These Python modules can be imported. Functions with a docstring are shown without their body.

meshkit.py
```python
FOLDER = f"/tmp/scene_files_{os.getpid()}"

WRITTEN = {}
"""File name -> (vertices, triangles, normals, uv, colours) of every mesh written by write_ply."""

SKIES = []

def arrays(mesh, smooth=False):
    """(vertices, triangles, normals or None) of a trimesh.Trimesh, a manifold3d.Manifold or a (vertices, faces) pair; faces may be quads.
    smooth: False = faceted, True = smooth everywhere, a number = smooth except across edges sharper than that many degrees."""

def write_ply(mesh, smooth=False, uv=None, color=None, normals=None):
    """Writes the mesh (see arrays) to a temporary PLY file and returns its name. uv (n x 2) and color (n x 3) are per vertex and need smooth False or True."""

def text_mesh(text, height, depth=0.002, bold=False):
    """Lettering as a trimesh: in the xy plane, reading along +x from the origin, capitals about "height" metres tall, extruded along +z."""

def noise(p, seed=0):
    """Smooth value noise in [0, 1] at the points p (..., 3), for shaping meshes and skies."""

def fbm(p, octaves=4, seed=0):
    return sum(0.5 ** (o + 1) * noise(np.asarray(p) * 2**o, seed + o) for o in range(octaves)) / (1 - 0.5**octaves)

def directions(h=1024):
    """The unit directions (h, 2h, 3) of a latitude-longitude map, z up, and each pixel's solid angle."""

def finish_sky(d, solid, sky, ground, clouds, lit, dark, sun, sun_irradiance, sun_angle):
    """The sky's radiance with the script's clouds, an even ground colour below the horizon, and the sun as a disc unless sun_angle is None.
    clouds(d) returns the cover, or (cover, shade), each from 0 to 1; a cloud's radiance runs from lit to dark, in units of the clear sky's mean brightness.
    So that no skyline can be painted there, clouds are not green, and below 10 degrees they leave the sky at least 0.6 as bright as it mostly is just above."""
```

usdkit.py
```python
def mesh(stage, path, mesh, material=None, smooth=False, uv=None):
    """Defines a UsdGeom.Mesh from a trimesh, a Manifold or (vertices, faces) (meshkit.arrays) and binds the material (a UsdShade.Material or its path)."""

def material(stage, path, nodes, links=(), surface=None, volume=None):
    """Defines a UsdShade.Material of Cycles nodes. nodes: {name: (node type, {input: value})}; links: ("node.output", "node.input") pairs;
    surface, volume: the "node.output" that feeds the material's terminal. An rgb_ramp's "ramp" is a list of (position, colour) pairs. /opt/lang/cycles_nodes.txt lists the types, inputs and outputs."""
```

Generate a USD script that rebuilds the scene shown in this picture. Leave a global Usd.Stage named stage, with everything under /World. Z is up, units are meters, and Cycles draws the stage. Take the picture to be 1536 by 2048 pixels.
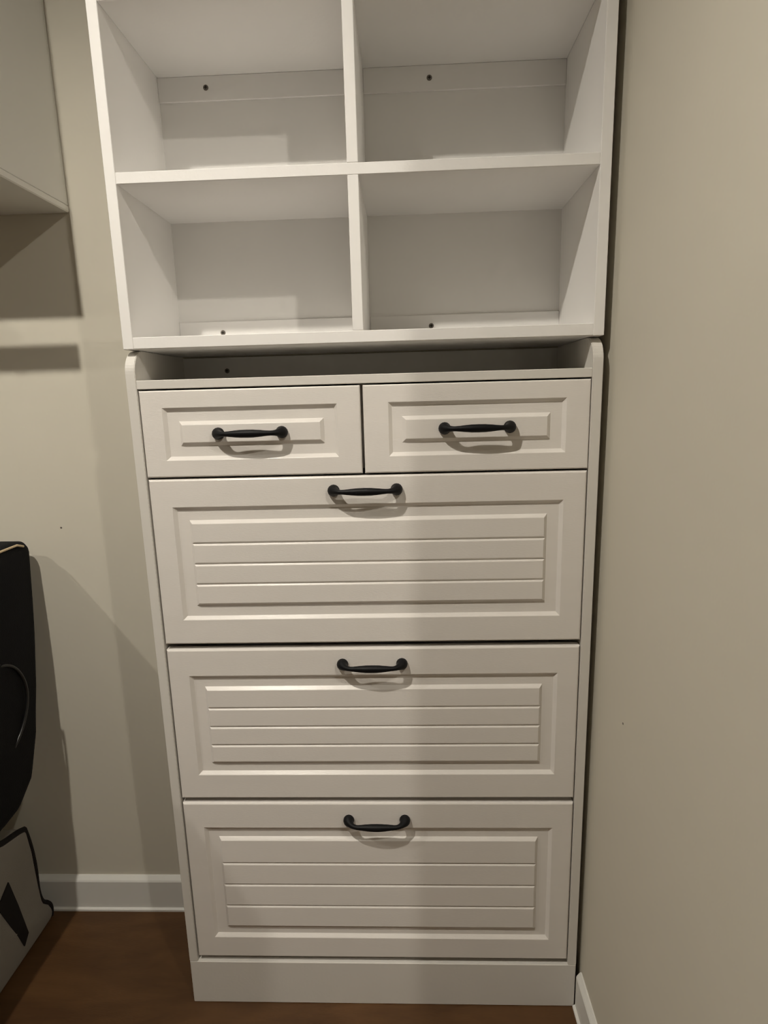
import math, random
import numpy as np, trimesh, usdkit, meshkit
from pxr import Usd, UsdGeom, UsdShade, Gf, Sdf, Vt

random.seed(7)
stage = Usd.Stage.CreateInMemory()
UsdGeom.SetStageUpAxis(stage, UsdGeom.Tokens.z)
UsdGeom.SetStageMetersPerUnit(stage, 1.0)
UsdGeom.Xform.Define(stage, '/World')
UsdGeom.Scope.Define(stage, '/World/Looks')

# ------------------------------------------------------------------ camera, lights, exposure
EYE = (0.4698, -1.0027, 1.2534)
YAW, PITCH, ROLL, FPX = -0.0386, -0.1982, -0.0270, 1175.1        # FPX: focal length for a 1536 px wide picture
EXPOSURE = -0.08
LAMP_A = (1.265, -1.50, 2.55)      # recessed lamp round the corner of the right wall
LAMP_B = (-0.20, -1.03, 2.565)    # recessed lamp above the left of the closet
LAMP_C = (-1.50, -1.03, 2.565)    # the next lamp of the row, further left
LAMP_A_STRENGTH, LAMP_B_STRENGTH, LAMP_C_STRENGTH = 1650.0, 3400.0, 2200.0
LAMP_COLOR = (1.0, 0.935, 0.825)
CEILING_Z = 2.60

def camera():
    fw = np.array([math.sin(YAW) * math.cos(PITCH), math.cos(YAW) * math.cos(PITCH), math.sin(PITCH)])
    r = np.array([math.cos(YAW), -math.sin(YAW), 0.0]); u = np.cross(r, fw)
    c, s = math.cos(ROLL), math.sin(ROLL)
    r2, u2 = c * r + s * u, -s * r + c * u
    cam = UsdGeom.Camera.Define(stage, '/World/camera')
    m = Gf.Matrix4d(*r2, 0, *u2, 0, *(-fw), 0, *EYE, 1)
    cam.AddTransformOp().Set(m)
    cam.CreateHorizontalApertureAttr(36.0); cam.CreateVerticalApertureAttr(48.0)
    cam.CreateFocalLengthAttr(36.0 * FPX / 1536.0)
    cam.CreateClippingRangeAttr(Gf.Vec2f(0.01, 50.0))
    cam.CreateExposureAttr(EXPOSURE)
camera()

# ------------------------------------------------------------------ materials
def mat(name, nodes, links, surface='p.BSDF'):
    return usdkit.material(stage, '/World/Looks/' + name, nodes, links, surface=surface)

def painted(name, col, rough=0.5, bump=0.0006, scale=60.0, var=0.02, spec=0.35, stretch=(1, 1, 1)):
    dark = tuple(c * (1 - var) for c in col); light = tuple(min(1, c * (1 + var)) for c in col)
    return mat(name, {
        'tc': ('texture_coordinate', {}),
        'mp': ('mapping', {'scale': stretch}),
        'n': ('noise_texture', {'scale': 5.0, 'detail': 4.0}),
        'r': ('rgb_ramp', {'ramp': [(0.3, dark), (0.7, light)]}),
        'n2': ('noise_texture', {'scale': scale, 'detail': 3.0}),
        'b': ('bump', {'strength': 0.5, 'distance': bump}),
        'p': ('principled_bsdf', {'roughness': rough, 'specular_ior_level': spec}),
    }, [('tc.object', 'mp.vector'), ('mp.vector', 'n.vector'), ('mp.vector', 'n2.vector'), ('n.fac', 'r.fac'), ('r.color', 'p.base_color'),
        ('n2.fac', 'b.height'), ('b.normal', 'p.normal')])

M_WALL = painted('wall_paint', (0.64, 0.605, 0.515), 0.65, 0.0003, 120.0, 0.008, 0.25)
M_CEIL = painted('ceiling_paint', (0.84, 0.83, 0.80), 0.8, 0.001, 80.0, 0.01, 0.2)
M_TRIM = painted('trim_paint', (0.76, 0.75, 0.71), 0.4, 0.0003, 50.0, 0.01, 0.4)
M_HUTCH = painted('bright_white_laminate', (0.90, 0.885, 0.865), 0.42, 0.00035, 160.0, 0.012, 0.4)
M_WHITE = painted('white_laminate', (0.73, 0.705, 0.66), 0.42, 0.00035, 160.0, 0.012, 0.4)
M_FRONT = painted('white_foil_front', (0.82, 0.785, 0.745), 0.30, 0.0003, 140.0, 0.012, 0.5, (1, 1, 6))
M_BACK = painted('white_backboard', (0.88, 0.865, 0.84), 0.5, 0.0003, 90.0, 0.012, 0.3)
M_BLACK = painted('matt_black_metal', (0.004, 0.004, 0.005), 0.5, 0.0001, 300.0, 0.1, 0.22)
M_SCREW = painted('dark_screw_steel', (0.15, 0.13, 0.11), 0.5, 0.0001, 300.0, 0.1, 0.5)
M_HOLE = painted('dark_recess', (0.02, 0.018, 0.015), 0.8, 0.0001, 300.0, 0.1, 0.2)
M_BAG = painted('black_bag_cloth', (0.006, 0.006, 0.007), 0.8, 0.001, 500.0, 0.2, 0.15)
M_STRAP = painted('black_patent_strap', (0.006, 0.006, 0.006), 0.28, 0.0002, 300.0, 0.1, 0.6)
M_TAN = painted('tan_piping', (0.55, 0.43, 0.27), 0.5, 0.0003, 400.0, 0.08, 0.4)
M_CANVAS = painted('grey_white_canvas', (0.27, 0.25, 0.22), 0.75, 0.001, 400.0, 0.06, 0.2)
M_PIPE = painted('black_fabric_trim', (0.012, 0.010, 0.010), 0.7, 0.0005, 400.0, 0.1, 0.2)
M_CAN = painted('lamp_can_paint', (0.25, 0.25, 0.25), 0.6, 0.0002, 300.0, 0.02, 0.3)
M_METAL = mat('brushed_chrome', {'p': ('principled_bsdf', {'base_color': (0.6, 0.6, 0.6), 'metallic': 1.0, 'roughness': 0.3})}, [])
M_LAMP = mat('lamp_glow_b', {'e': ('emission', {'color': LAMP_COLOR, 'strength': LAMP_B_STRENGTH})}, [], 'e.emission')
M_LAMP2 = mat('lamp_glow_a', {'e': ('emission', {'color': LAMP_COLOR, 'strength': LAMP_A_STRENGTH})}, [], 'e.emission')
M_LAMP3 = mat('lamp_glow_c', {'e': ('emission', {'color': LAMP_COLOR, 'strength': LAMP_C_STRENGTH})}, [], 'e.emission')
M_FLOOR = mat('brown_laminate_floor', {
    'tc': ('texture_coordinate', {}),
    'mp': ('mapping', {'scale': (2.0, 9.0, 1.0)}),
    'n': ('noise_texture', {'scale': 2.2, 'detail': 6.0, 'roughness': 0.6, 'distortion': 0.6}),
    'r': ('rgb_ramp', {'ramp': [(0.25, (0.060, 0.027, 0.010)), (0.5, (0.085, 0.040, 0.014)), (0.78, (0.12, 0.058, 0.021))]}),
    'n2': ('noise_texture', {'scale': 60.0, 'detail': 3.0}),
    'b': ('bump', {'strength': 0.3, 'distance': 0.0006}),
    'p': ('principled_bsdf', {'roughness': 0.45, 'specular_ior_level': 0.35}),
}, [('tc.object', 'mp.vector'), ('mp.vector', 'n.vector'), ('mp.vector', 'n2.vector'), ('n.fac', 'r.fac'), ('r.color', 'p.base_color'),
    ('n2.fac', 'b.height'), ('b.normal', 'p.normal')])

# ------------------------------------------------------------------ helpers
def numbered(parent, name):
    p, k = f'{parent}/{name}', 0
    while stage.GetPrimAtPath(p):
        k += 1; p = f'{parent}/{name}_{k:03d}'
    return p

ORIGIN = {}
def say(prim, label=None, category=None, group=None, kind=None):
    for k, v in (('label', label), ('category', category), ('group', group), ('kind', kind)):
        if v: prim.SetCustomDataByKey(k, v)
    return prim

def thing(name, loc, label, category, group=None):
    p = numbered('/World', name)
    x = UsdGeom.Xform.Define(stage, p); x.AddTranslateOp().Set(Gf.Vec3d(*map(float, loc)))
    ORIGIN[p] = np.array(loc, float)
    return say(x.GetPrim(), label, category, group)

def obj(name, m, material, parent=None, smooth=False, label=None, kind=None):
    """One mesh prim; vertices are given in world coordinates."""
    base = parent.GetPath().pathString if parent else '/World'
    p = numbered(base, name)
    o = ORIGIN.get(base, np.zeros(3))
    v, f = np.array(m.vertices, float), np.array(m.faces)
    g = usdkit.mesh(stage, p, trimesh.Trimesh(v - o, f, process=False), material, smooth=smooth)
    ORIGIN[p] = o
    return say(g.GetPrim(), label, kind=kind)

def struct(name, m, material, label=None, parent=None):
    return obj(name, m, material, parent, kind=None if parent else 'structure', label=label)

def hull(pts):
    return trimesh.convex.convex_hull(np.array(pts, float))

def box(x0, x1, y0, y1, z0, z1, c=0.0008):
    """A box with chamfered edges."""
    lo, hi = np.array([x0, y0, z0]), np.array([x1, y1, z1])
    c = min(c, 0.45 * (hi - lo).min())
    pts = []
    for s in np.ndindex(2, 2, 2):
        for a in range(3):
            p = [(lo[i] + (0 if i == a else c)) if s[i] == 0 else (hi[i] - (0 if i == a else c)) for i in range(3)]
            pts.append(p)
    return hull(pts)

def plain(x0, x1, y0, y1, z0, z1):
    return trimesh.creation.box(bounds=[[x0, y0, z0], [x1, y1, z1]])

def prism(poly, axis, a, b):
    """Extrude a polygon (list of 2-D points) along a world axis from a to b."""
    from shapely.geometry import Polygon
    m = trimesh.creation.extrude_polygon(Polygon(poly), b - a)
    v = np.array(m.vertices)
    if axis == 'x': w = np.stack([v[:, 2] + a, v[:, 0], v[:, 1]], 1)      # poly = (y, z)
    elif axis == 'y': w = np.stack([v[:, 0], v[:, 2] + a, v[:, 1]], 1)    # poly = (x, z)
    else: w = np.stack([v[:, 0], v[:, 1], v[:, 2] + a], 1)
    out = trimesh.Trimesh(w, m.faces, process=False)
    if out.volume < 0: out.invert()
    return out

def tube(path, radii, n=14, cap=True):
    """A swept round bar with a radius per point."""
    P = np.array(path, float); R = np.broadcast_to(np.array(radii, float), (len(P),))
    T = np.gradient(P, axis=0); T /= np.linalg.norm(T, axis=1, keepdims=True)
    ref = np.array([0, 0, 1.0]) if abs(T[0][2]) < 0.9 else np.array([1.0, 0, 0])
    rings, a = [], np.cross(T[0], ref)
    for p, t, r in zip(P, T, R):
        a = a - t * np.dot(a, t); a /= np.linalg.norm(a); b = np.cross(t, a)
        th = np.linspace(0, 2 * np.pi, n, endpoint=False)
        rings.append(p + r * (np.cos(th)[:, None] * a + np.sin(th)[:, None] * b))
    v = np.vstack(rings + [P[:1], P[-1:]]); f = []
    for i in range(len(P) - 1):
        for j in range(n):
            q = [i * n + j, i * n + (j + 1) % n, (i + 1) * n + (j + 1) % n, (i + 1) * n + j]
            f += [[q[0], q[1], q[2]], [q[0], q[2], q[3]]]
    e, k = len(v) - 2, (len(P) - 1) * n
    for j in range(n):
        f += [[e, (j + 1) % n, j], [e + 1, k + j, k + (j + 1) % n]]
    m = trimesh.Trimesh(v, f, process=False)
    if m.volume < 0: m.invert()
    return m

def spline(pts, n):
    from scipy.interpolate import CubicSpline
    P = np.array(pts, float); t = np.r_[0, np.cumsum(np.linalg.norm(np.diff(P[:, :3], axis=0), axis=1))]
    return CubicSpline(t, P)(np.linspace(0, t[-1], n))

def loops(rects):
    """A solid from nested rectangles (x0, x1, z0, z1, y): the first is the back, the last is capped."""
    v, f = [], []
    for x0, x1, z0, z1, y in rects: v += [(x0, y, z0), (x1, y, z0), (x1, y, z1), (x0, y, z1)]
    for i in range(len(rects) - 1):
        for j in range(4):
            a, b, c, d = 4 * i + j, 4 * i + (j + 1) % 4, 4 * i + 4 + (j + 1) % 4, 4 * i + 4 + j
            f += [[a, b, c], [a, c, d]]
    k = 4 * (len(rects) - 1)
    f += [[0, 2, 1], [0, 3, 2], [k, k + 1, k + 2], [k, k + 2, k + 3]]
    m = trimesh.Trimesh(np.array(v, float), f, process=False)
    if m.volume < 0: m.invert()
    return m

# ------------------------------------------------------------------ the room
YW = 0.2375                      # back wall
XR = lambda z: 0.8085 + 0.004 * z  # right wall, a touch out of plumb
YC, XE, YF, XL = -0.64, 2.60, -3.40, -2.60    # wall corner, far right, behind the camera, left
T = 0.10
struct('floor', plain(XL - T, XE + T, YF - T, YW + T, -0.08, 0.0), M_FLOOR)
struct('ceiling', plain(XL - T, XE + T, YF - T, YW + T, CEILING_Z, CEILING_Z + 0.08), M_CEIL)
wb = struct('wall_back', plain(XL - T, XE + T, YW, YW + T, 0.0, CEILING_Z), M_WALL)
wr = struct('wall_right', prism([(XR(0), 0.0), (XE + T, 0.0), (XE + T, CEILING_Z), (XR(CEILING_Z), CEILING_Z)], 'y', YC, YW), M_WALL)
struct('wall_left', plain(XL - T, XL, YF - T, YW, 0.0, CEILING_Z), M_WALL)
struct('wall_front', trimesh.util.concatenate([plain(XL, -0.60, YF - T, YF, 0.0, CEILING_Z), plain(1.60, XE, YF - T, YF, 0.0, CEILING_Z),
                                               plain(-0.60, 1.60, YF - T, YF, 2.03, CEILING_Z)]), M_WALL)      # a wide open doorway behind the camera
struct('wall_far_right', plain(XE, XE + T, YF - T, YC, 0.0, CEILING_Z), M_WALL)

def skirting(t, h=0.092):        # (thickness outwards, height)
    return [(0, 0), (t + 0.005, 0), (t + 0.005, 0.005), (t, 0.008), (t, h - 0.011), (t - 0.002, h - 0.0075), (0.003, h), (0, h)]
struct('baseboard_back', prism([(YW - a, b) for a, b in skirting(0.013)], 'x', XL, XR(0) - 0.016), M_TRIM)
struct('baseboard_right', prism([(XR(0.05) - a, b) for a, b in skirting(0.0107, 0.088)], 'y', YC, -0.002), M_TRIM)
struct('baseboard_left', prism([(XL + a, b) for a, b in skirting(0.013)], 'y', YF, YW - 0.019), M_TRIM)

def at_wall_mark(parent, c, n, r):   # a small nail hole in the plaster
    d = trimesh.creation.cylinder(radius=r, height=0.0012, sections=10)
    d.apply_transform(trimesh.geometry.align_vectors([0, 0, 1], n)); d.apply_translation(c)
    obj('nail_hole', d, M_SCREW, parent)
at_wall_mark(wb, (-0.292, YW, 0.983), (0, -1, 0), 0.0022)
at_wall_mark(wr, (XR(0.724), -0.132, 0.724), (-1, 0, 0), 0.0018)

# ------------------------------------------------------------------ recessed ceiling lamps
def downlight(loc, glow, depth, label):
    """A round bulb in a surface-mounted can; DEPTH: how far the can's rim hangs below the bulb's centre."""
    x, y, z = loc
    t = thing('ceiling_downlight', (x, y, CEILING_Z), label, 'ceiling light')
    zr = z - depth
    prof = [(0.0, CEILING_Z), (0.092, CEILING_Z), (0.092, zr + 0.002), (0.090, zr), (0.086, zr), (0.085, zr + 0.003), (0.085, CEILING_Z - 0.006), (0.0, CEILING_Z - 0.006)]
    m = trimesh.creation.revolve(np.array(prof), sections=48)
    m.apply_translation((x, y, 0))
    if m.volume < 0: m.invert()
    obj('can', m, M_CAN, t, smooth=30)
    d = trimesh.creation.icosphere(subdivisions=3, radius=0.026); d.apply_translation((x, y, z))
    obj('bulb', d, glow, t, smooth=True, label='glowing round bulb')
downlight(LAMP_B, M_LAMP, 0.051, 'round ceiling lamp in front of the wall-hung closet box on the left')
downlight(LAMP_A, M_LAMP2, 0.028, 'round ceiling lamp round the corner of the right-hand wall')
downlight(LAMP_C, M_LAMP3, 0.066, 'round ceiling lamp furthest to the left of the row')

# ------------------------------------------------------------------ black bow handle (swept once, copied as points)
def handle_mesh(cx, cz, y0=0.0):
    half = [(-0.0545, 0.0005, 0.0092), (-0.0545, -0.0018, 0.0104), (-0.0544, -0.0050, 0.0106), (-0.0538, -0.0080, 0.0100), (-0.0522, -0.0118, 0.0080),
            (-0.0494, -0.0160, 0.0060), (-0.0454, -0.0200, 0.0047), (-0.0400, -0.0228, 0.0041), (-0.0330, -0.0238, 0.0045), (-0.0220, -0.0242, 0.0057), (-0.0110, -0.0245, 0.0066)]
    pts = half + [(0, -0.0246, 0.0068)] + [(-a, b, r) for a, b, r in reversed(half)]
    P = spline([(a, b, 0.0) for a, b, r in pts], 61)
    s = np.r_[0, np.cumsum(np.linalg.norm(np.diff(np.array([(a, b) for a, b, r in pts]), axis=0), axis=1))]
    R = np.interp(np.linspace(0, s[-1], 61), s, [r for a, b, r in pts])
    return tube([(cx + a, y0 + b, cz + c) for a, b, c in P], R, 16)

# ------------------------------------------------------------------ shoe cabinet (below)
W, TK = 0.7975, 0.0172
YB = 0.2325
BASE_H = 0.1035
cab = thing('shoe_cabinet', (0, 0, 0), 'white shoe cabinet standing on the floor with two small drawers above three tilt-out doors', 'shoe cabinet')

def side_profile():
    r, zt = 0.040, 1.3372
    pts = [(0.0, BASE_H + 0.0005), (YB, BASE_H + 0.0005), (YB, zt)]
    for a in np.linspace(90, 180, 13):
        pts.append((r + r * math.cos(math.radians(a)), zt - r + r * math.sin(math.radians(a))))
    return pts
def soft_prism(poly, a, b, c=0.0009):
    """Side panel with slightly broken front edges."""
    from shapely.geometry import Polygon
    inner = list(Polygon(poly).buffer(-c, join_style=2).exterior.coords)[:-1]
    return trimesh.util.concatenate([prism(poly, 'x', a + c, b - c), prism(inner, 'x', a, b)])
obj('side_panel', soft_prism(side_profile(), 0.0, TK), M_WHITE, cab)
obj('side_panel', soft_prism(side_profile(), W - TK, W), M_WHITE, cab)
obj('top_board', box(TK, W - TK, 0.0005, YB - 0.004, 1.2716, 1.2866, 0.001), M_WHITE, cab)
obj('plinth', box(0.0, W, 0.0, 0.016, 0.0, BASE_H, 0.0016), M_WHITE, cab)
obj('back_panel', plain(TK, W - TK, YB - 0.003, YB, 0.02, 1.335), M_BACK, cab)
obj('bottom_board', box(TK, W - TK, 0.02, YB - 0.004, BASE_H - 0.014, BASE_H, 0.0006), M_WHITE, cab)
for z in (0.4824, 0.8036, 1.1186):
    obj('inner_rail', box(TK, W - TK, 0.110, YB - 0.004, z - 0.008, z + 0.008, 0.0006), M_WHITE, cab)
obj('drawer_partition', box(0.3905, 0.4065, 0.022, YB - 0.004, 1.127, 1.2714, 0.0006), M_WHITE, cab)

D = 0.0060      # routing depth
BEVEL = [(0.0008, 0.0004), (0.0062, 0.0058), (0.0068, D)]    # from the rim down into the routed channel
def front_rects(x0, x1, z0, z1, ox, oz, c=0.0022, thick=0.018):
    (a0, a1), (b0, b1) = ox, oz
    s = 0.0062
    return [(x0 + .001, x1 - .001, z0 + .001, z1 - .001, thick), (x0, x1, z0, z1, thick - .001), (x0, x1, z0, z1, c), (x0 + .4 * c, x1 - .4 * c, z0 + .4 * c, z1 - .4 * c, 0.35 * c),
            (x0 + c, x1 - c, z0 + c, z1 - c, 0.0), (a0, a1, b0, b1, 0.0)] + [(a0 + q, a1 - q, b0 + q, b1 - q, y) for q, y in BEVEL]

def drawer(x0, x1, z0, z1, ox, oz, ix, iz, hx, hz, label):
    s = 0.0060
    r = front_rects(x0, x1, z0, z1, ox, oz) + [(ix[0], ix[1], iz[0], iz[1], D), (ix[0] + .0058, ix[1] - .0058, iz[0] + .0058, iz[1] - .0058, .0005), (ix[0] + .0068, ix[1] - .0068, iz[0] + .0068, iz[1] - .0068, 0.0001)]
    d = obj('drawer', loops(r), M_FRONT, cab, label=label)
    obj('handle', handle_mesh(hx, hz), M_BLACK, d, smooth=40, label='black metal bow handle')
drawer(0.0195, 0.3958, 1.1204, 1.2690, (0.0565, 0.3568), (1.1495, 1.2400), (0.0825, 0.3325), (1.1740, 1.2165), 0.2065, 1.1945, 'small left drawer with a plain raised panel')
drawer(0.4006, 0.7790, 1.1204, 1.2690, (0.4425, 0.7405), (1.1485, 1.2400), (0.4655, 0.7150), (1.1715, 1.2160), 0.5915, 1.1940, 'small right drawer with a plain raised panel')

def flap(z0, z1, oz, iz, cuts, hx, hz, label):
    ox, ix = (0.0580, 0.7405), (0.0845, 0.7140)
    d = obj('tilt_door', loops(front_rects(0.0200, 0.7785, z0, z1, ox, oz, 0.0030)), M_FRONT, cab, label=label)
    edges = [iz[0]] + sorted(cuts) + [iz[1]]
    for i in range(len(edges) - 1):
        a, b = edges[i], edges[i + 1]
        lo, hi = i == 0, i == len(edges) - 2
        pts = []
        for y, k, g in ((D + 0.002, 0.0, 0.0), (D, 0.0, 0.0), (0.0028, 0.48, 0.0), (0.0005, 0.86, 0.0026), (0.0001, 1.0, 0.0036)):
            xo = 0.0064 * k
            za = a + (0.0064 * k if lo else g + 0.0001)
            zb = b - (0.0064 * k if hi else g + 0.0001)
            for x in (ix[0] + xo, ix[1] - xo):
                pts += [(x, y, za), (x, y, zb)]
        obj('slat', hull(pts), M_FRONT, d)
    obj('handle', handle_mesh(hx, hz), M_BLACK, d, smooth=40, label='black metal bow handle')
flap(0.8095, 1.1167, (0.8565, 1.0675), (0.8825, 1.0425), (1.0000, 0.9620, 0.9240), 0.3995, 1.0920, 'topmost of the three tilt-out doors')
flap(0.4878, 0.7985, (0.5385, 0.7465), (0.5620, 0.7220), (0.6790, 0.6402, 0.6018), 0.4020, 0.7690, 'middle one of the three tilt-out doors')
flap(0.1165, 0.4770, (0.1640, 0.4230), (0.1870, 0.3985), (0.3400, 0.2900, 0.2400), 0.4010, 0.4425, 'lowest tilt-out door just above the plinth')

def screw(parent, x, y, z, r=0.0042):
    h = trimesh.creation.revolve(np.array([(0, 0.0), (r, 0.0), (r, 0.0006), (0.7 * r, 0.0016), (0, 0.0020)]), sections=16)
    h.apply_transform(trimesh.geometry.align_vectors([0, 0, 1], [0, -1, 0])); h.apply_translation((x, y, z))
    s = obj('screw', h, M_SCREW, parent, label='dark screw head')
    for w, t in ((r * 1.1, r * 0.25), (r * 0.25, r * 1.1)):
        obj('screw_slot', plain(x - w / 2, x + w / 2, y - 0.0024, y - 0.0012, z - t / 2, z + t / 2), M_HOLE, s)
screw(cab, 0.1070, YB - 0.003, 1.3085, 0.0050)

# ------------------------------------------------------------------ open cubby hutch (above)
HY, HZ0, HZ1 = 0.0040, 1.3378, 2.120
hut = thing('cubby_hutch', (0, 0, HZ0), 'white open cubby shelf unit with a centre divider, set on top of the shoe cabinet', 'shelf unit')
HT = 0.0175
obj('side_panel', box(0.0, HT, HY, YB, HZ0, HZ1), M_HUTCH, hut)
obj('side_panel', box(W - HT, W, HY, YB, HZ0, HZ1), M_HUTCH, hut)
SH = [(1.3383, 1.3572), (1.5924, 1.6098), (1.8463, 1.8637), (2.1020, 2.1195)]
for i, (a, b) in enumerate(SH):
    obj(('bottom_board', 'shelf', 'shelf', 'top_board')[i], box(HT, W - HT, HY + 0.0004, YB - 0.003, a, b), M_HUTCH, hut)
for i in range(3):
    obj('divider', box(0.3874, 0.4049, HY + 0.0004, YB - 0.0032, SH[i][1], SH[i + 1][0]), M_HUTCH, hut)
obj('back_panel', plain(HT, W - HT, YB - 0.003, YB, HZ0 + 0.002, HZ1 - 0.002), M_BACK, hut)
RY = 0.2250
for x0, x1 in ((HT, 0.3873), (0.4050, W - HT)):
    obj('back_rail', box(x0 + 0.0002, x1 - 0.0002, RY, YB - 0.0032, 1.8040, 1.8461, 0.0007), M_HUTCH, hut)
    obj('back_rail', box(x0 + 0.0002, x1 - 0.0002, RY, YB - 0.0032, 1.3573, 1.4055, 0.0007), M_HUTCH, hut)
for x, z in ((0.1090, 1.8260), (0.5280, 1.8250), (0.1060, 1.3835), (0.5270, 1.3845)):
    screw(hut, x, RY, z, 0.0050)

# ------------------------------------------------------------------ wall-hung closet box with a clothes rod, left edge of the picture
CX, CZ, CY = -0.1875, 1.6225, 0.0135
wc = thing('wall_cabinet', (CX, YW, CZ), 'white wall-hung closet box at the upper left edge, its right side facing us', 'wall cabinet')
obj('side_panel', box(CX - 0.016, CX, CY, YW, CZ + 0.013, 2.35, 0.001), M_TRIM, wc)
obj('bottom_board', box(-1.10, CX + 0.0006, CY - 0.0005, YW, CZ, CZ + 0.0128, 0.002), M_TRIM, wc)
obj('top_board', box(-1.10, CX, CY, YW, 2.3502, 2.366, 0.001), M_TRIM, wc)
obj('front_panel', box(-1.10, CX - 0.017, CY, CY + 0.016, CZ + 0.0132, 2.349, 0.001), M_TRIM, wc)
rod = thing('closet_rod', (-0.60, 0.0, 1.573), 'metal clothes rod hanging under the wall-hung closet box', 'clothes rod')
obj('rail', tube([(-1.09, 0.000, 1.573), (-0.60, 0.000, 1.573), (-0.202, 0.000, 1.573)], 0.016, 18), M_METAL, rod, smooth=40)
for x in (-0.56, -1.05):
    obj('rod_bracket', box(x - 0.008, x + 0.004, -0.018, 0.018, 1.554, CZ - 0.0003, 0.001), M_METAL, rod)

# ------------------------------------------------------------------ bags at the lower left edge
def outline(profile, n, smooth=0.004):
    """A closed (y, z) outline, rounded a little and resampled to n points, counter-clockwise."""
    from shapely.geometry import Polygon
    p = Polygon(profile).buffer(smooth * 4, join_style=1).buffer(-smooth * 8, join_style=1).buffer(smooth * 4, join_style=1)
    ring = p.exterior
    q = np.array([ring.interpolate(t, normalized=True).coords[0] for t in np.linspace(0, 1, n, endpoint=False)])
    area = np.sum(q[:, 0] * np.roll(q[:, 1], -1) - np.roll(q[:, 0], -1) * q[:, 1])
    return q if area > 0 else q[::-1]

def cushion(profile, x0, x1, r, bulge, wrinkle, seed, n=140):
    """A soft bag body: an outline in (y, z), filled from x0 to x1 with rounded rims, its sides bulging and creased."""
    q = outline(profile, n); c = q.mean(0)
    t = np.roll(q, -1, 0) - np.roll(q, 1, 0); t /= np.linalg.norm(t, axis=1, keepdims=True)
    nrm = np.stack([t[:, 1], -t[:, 0]], 1)
    rings = []
    fills = [0.0, 0.12, 0.25, 0.4, 0.55, 0.7, 0.85, 1.0]
    def side(x, sgn):
        out = []
        for f in fills[:-1]:                                   # the flat side, from its middle outwards
            out.append((x + sgn * bulge * (1 - f ** 2), c + f * (q - nrm * r - c)))
        for a in np.linspace(0, 90, 6):                        # the rounded rim
            a = math.radians(a)
            out.append((x - sgn * r * (1 - math.cos(a)), q - nrm * r * (1 - math.sin(a))))
        return out
    rings = side(x0, -1) + [(x0 + (x1 - x0) * k, q) for k in (0.35, 0.65)] + side(x1, 1)[::-1]
    v = np.vstack([np.column_stack([np.full(n, x), p]) for x, p in rings])
    v = v + (meshkit.noise(v * np.array([9.0, 7.0, 5.0]) + seed) * wrinkle).reshape(-1, 1) * np.array([1.0, 0.25, 0.25])
    f = []
    for i in range(len(rings) - 1):
        for j in range(n):
            a, b = i * n + j, i * n + (j + 1) % n
            f += [[a, b, b + n], [a, b + n, a + n]]
    m = trimesh.Trimesh(v, f, process=False)
    m.merge_vertices(); m.update_faces(m.nondegenerate_faces()); m.fix_normals()
    return m

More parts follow.
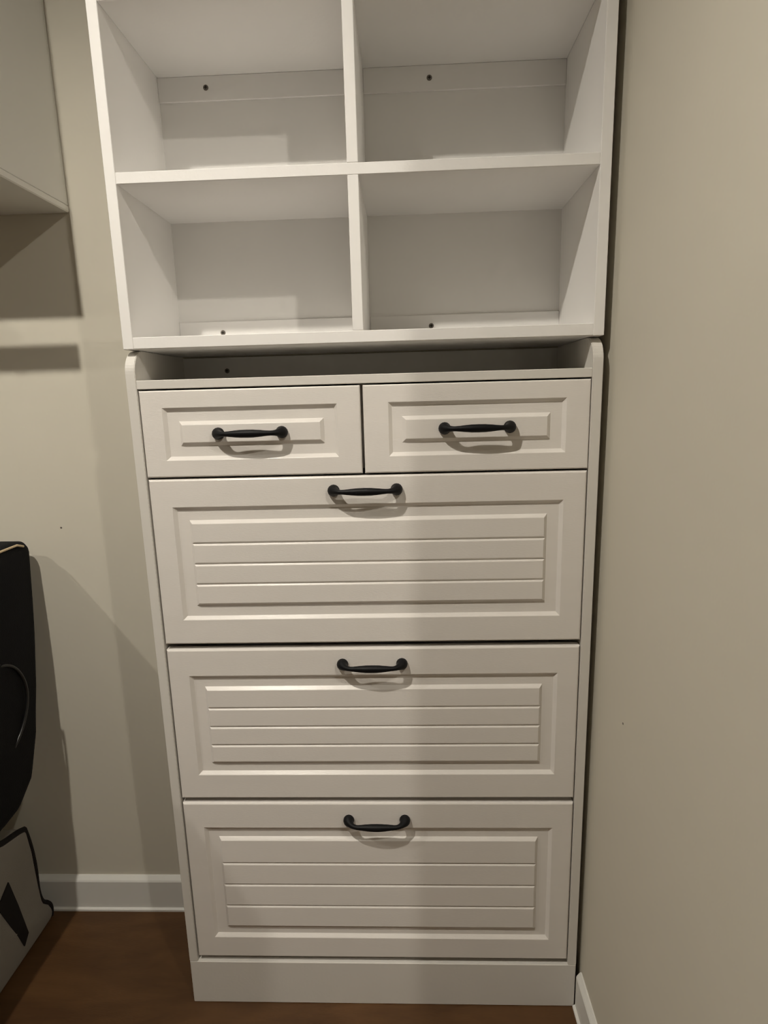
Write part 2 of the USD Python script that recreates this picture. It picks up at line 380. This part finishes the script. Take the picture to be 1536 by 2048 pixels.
black_side = [(0.217, 0.944), (0.206, 0.962), (0.170, 0.967), (-0.28, 0.972), (-0.33, 0.93), (-0.32, 0.50), (-0.27, 0.412), (0.0, 0.410), (0.055, 0.416), (0.110, 0.455), (0.150, 0.54), (0.174, 0.64), (0.200, 0.82)]
XB = -0.350
bag = thing('black_bag', (-0.50, -0.06, 0.41), 'tall black bag with tan piping stacked on the pale bag at the left edge', 'bag')
obj('body', cushion(black_side, -0.66, XB, 0.022, 0.006, 0.006, 3.0), M_BAG, bag, smooth=True)
seam = [(XB + 0.000, y, 0.9615 - 0.02 * max(0, y - 0.17) * 20) for y in np.linspace(-0.26, 0.188, 24)]
obj('piping', tube(seam, 0.0026, 8), M_TAN, bag, smooth=40, label='tan edge piping')
strap = [(XB + 0.004, 0.052, 0.742), (XB + 0.008, 0.080, 0.732), (XB + 0.009, 0.106, 0.702), (XB + 0.009, 0.117, 0.660), (XB + 0.008, 0.108, 0.618), (XB + 0.006, 0.086, 0.582), (XB + 0.003, 0.056, 0.556)]
obj('carry_strap', tube(spline(strap, 40), 0.0032, 10), M_STRAP, bag, smooth=40, label='glossy black carry strap')

pale_side = [(0.200, 0.002), (0.204, 0.022), (0.190, 0.055), (0.174, 0.070), (0.172, 0.13), (0.170, 0.22), (0.160, 0.284), (0.145, 0.292), (0.08, 0.312), (0.0, 0.372), (-0.10, 0.404), (-0.26, 0.405), (-0.30, 0.30), (-0.31, 0.002)]
XP = -0.430
pb = thing('pale_bag', (-0.62, -0.05, 0.0), 'pale slumped fabric bag with black edge trim on the floor at lower left', 'bag')
pm = cushion(pale_side, -0.80, XP, 0.012, 0.010, 0.010, 9.0); pm.vertices[:, 2] = np.maximum(pm.vertices[:, 2], 0.0005)
obj('body', pm, M_CANVAS, pb, smooth=True)
def trim(pts, r=0.0072):
    obj('edge_trim', tube(spline([(XP - 0.001, y, z) for y, z in pts], 40), r, 8), M_PIPE, pb, smooth=40, label='black edge trim')
trim([(0.158, 0.286), (0.168, 0.23), (0.171, 0.15), (0.172, 0.085), (0.182, 0.062), (0.196, 0.046), (0.203, 0.022), (0.199, 0.008)])
trim([(0.160, 0.284), (0.130, 0.296), (0.08, 0.312), (0.0, 0.370), (-0.10, 0.402), (-0.25, 0.402)])
ws = hull([(XP + 0.013, y, z) for y, z in ((0.030, 0.20), (0.072, 0.225), (0.088, 0.150), (0.104, 0.060), (0.086, 0.042), (0.058, 0.13))] +
          [(XP - 0.004, y, z) for y, z in ((0.030, 0.20), (0.072, 0.225), (0.088, 0.150), (0.104, 0.060), (0.086, 0.042), (0.058, 0.13))])
obj('webbing_strap', ws, M_PIPE, pb, label='black webbing strap')
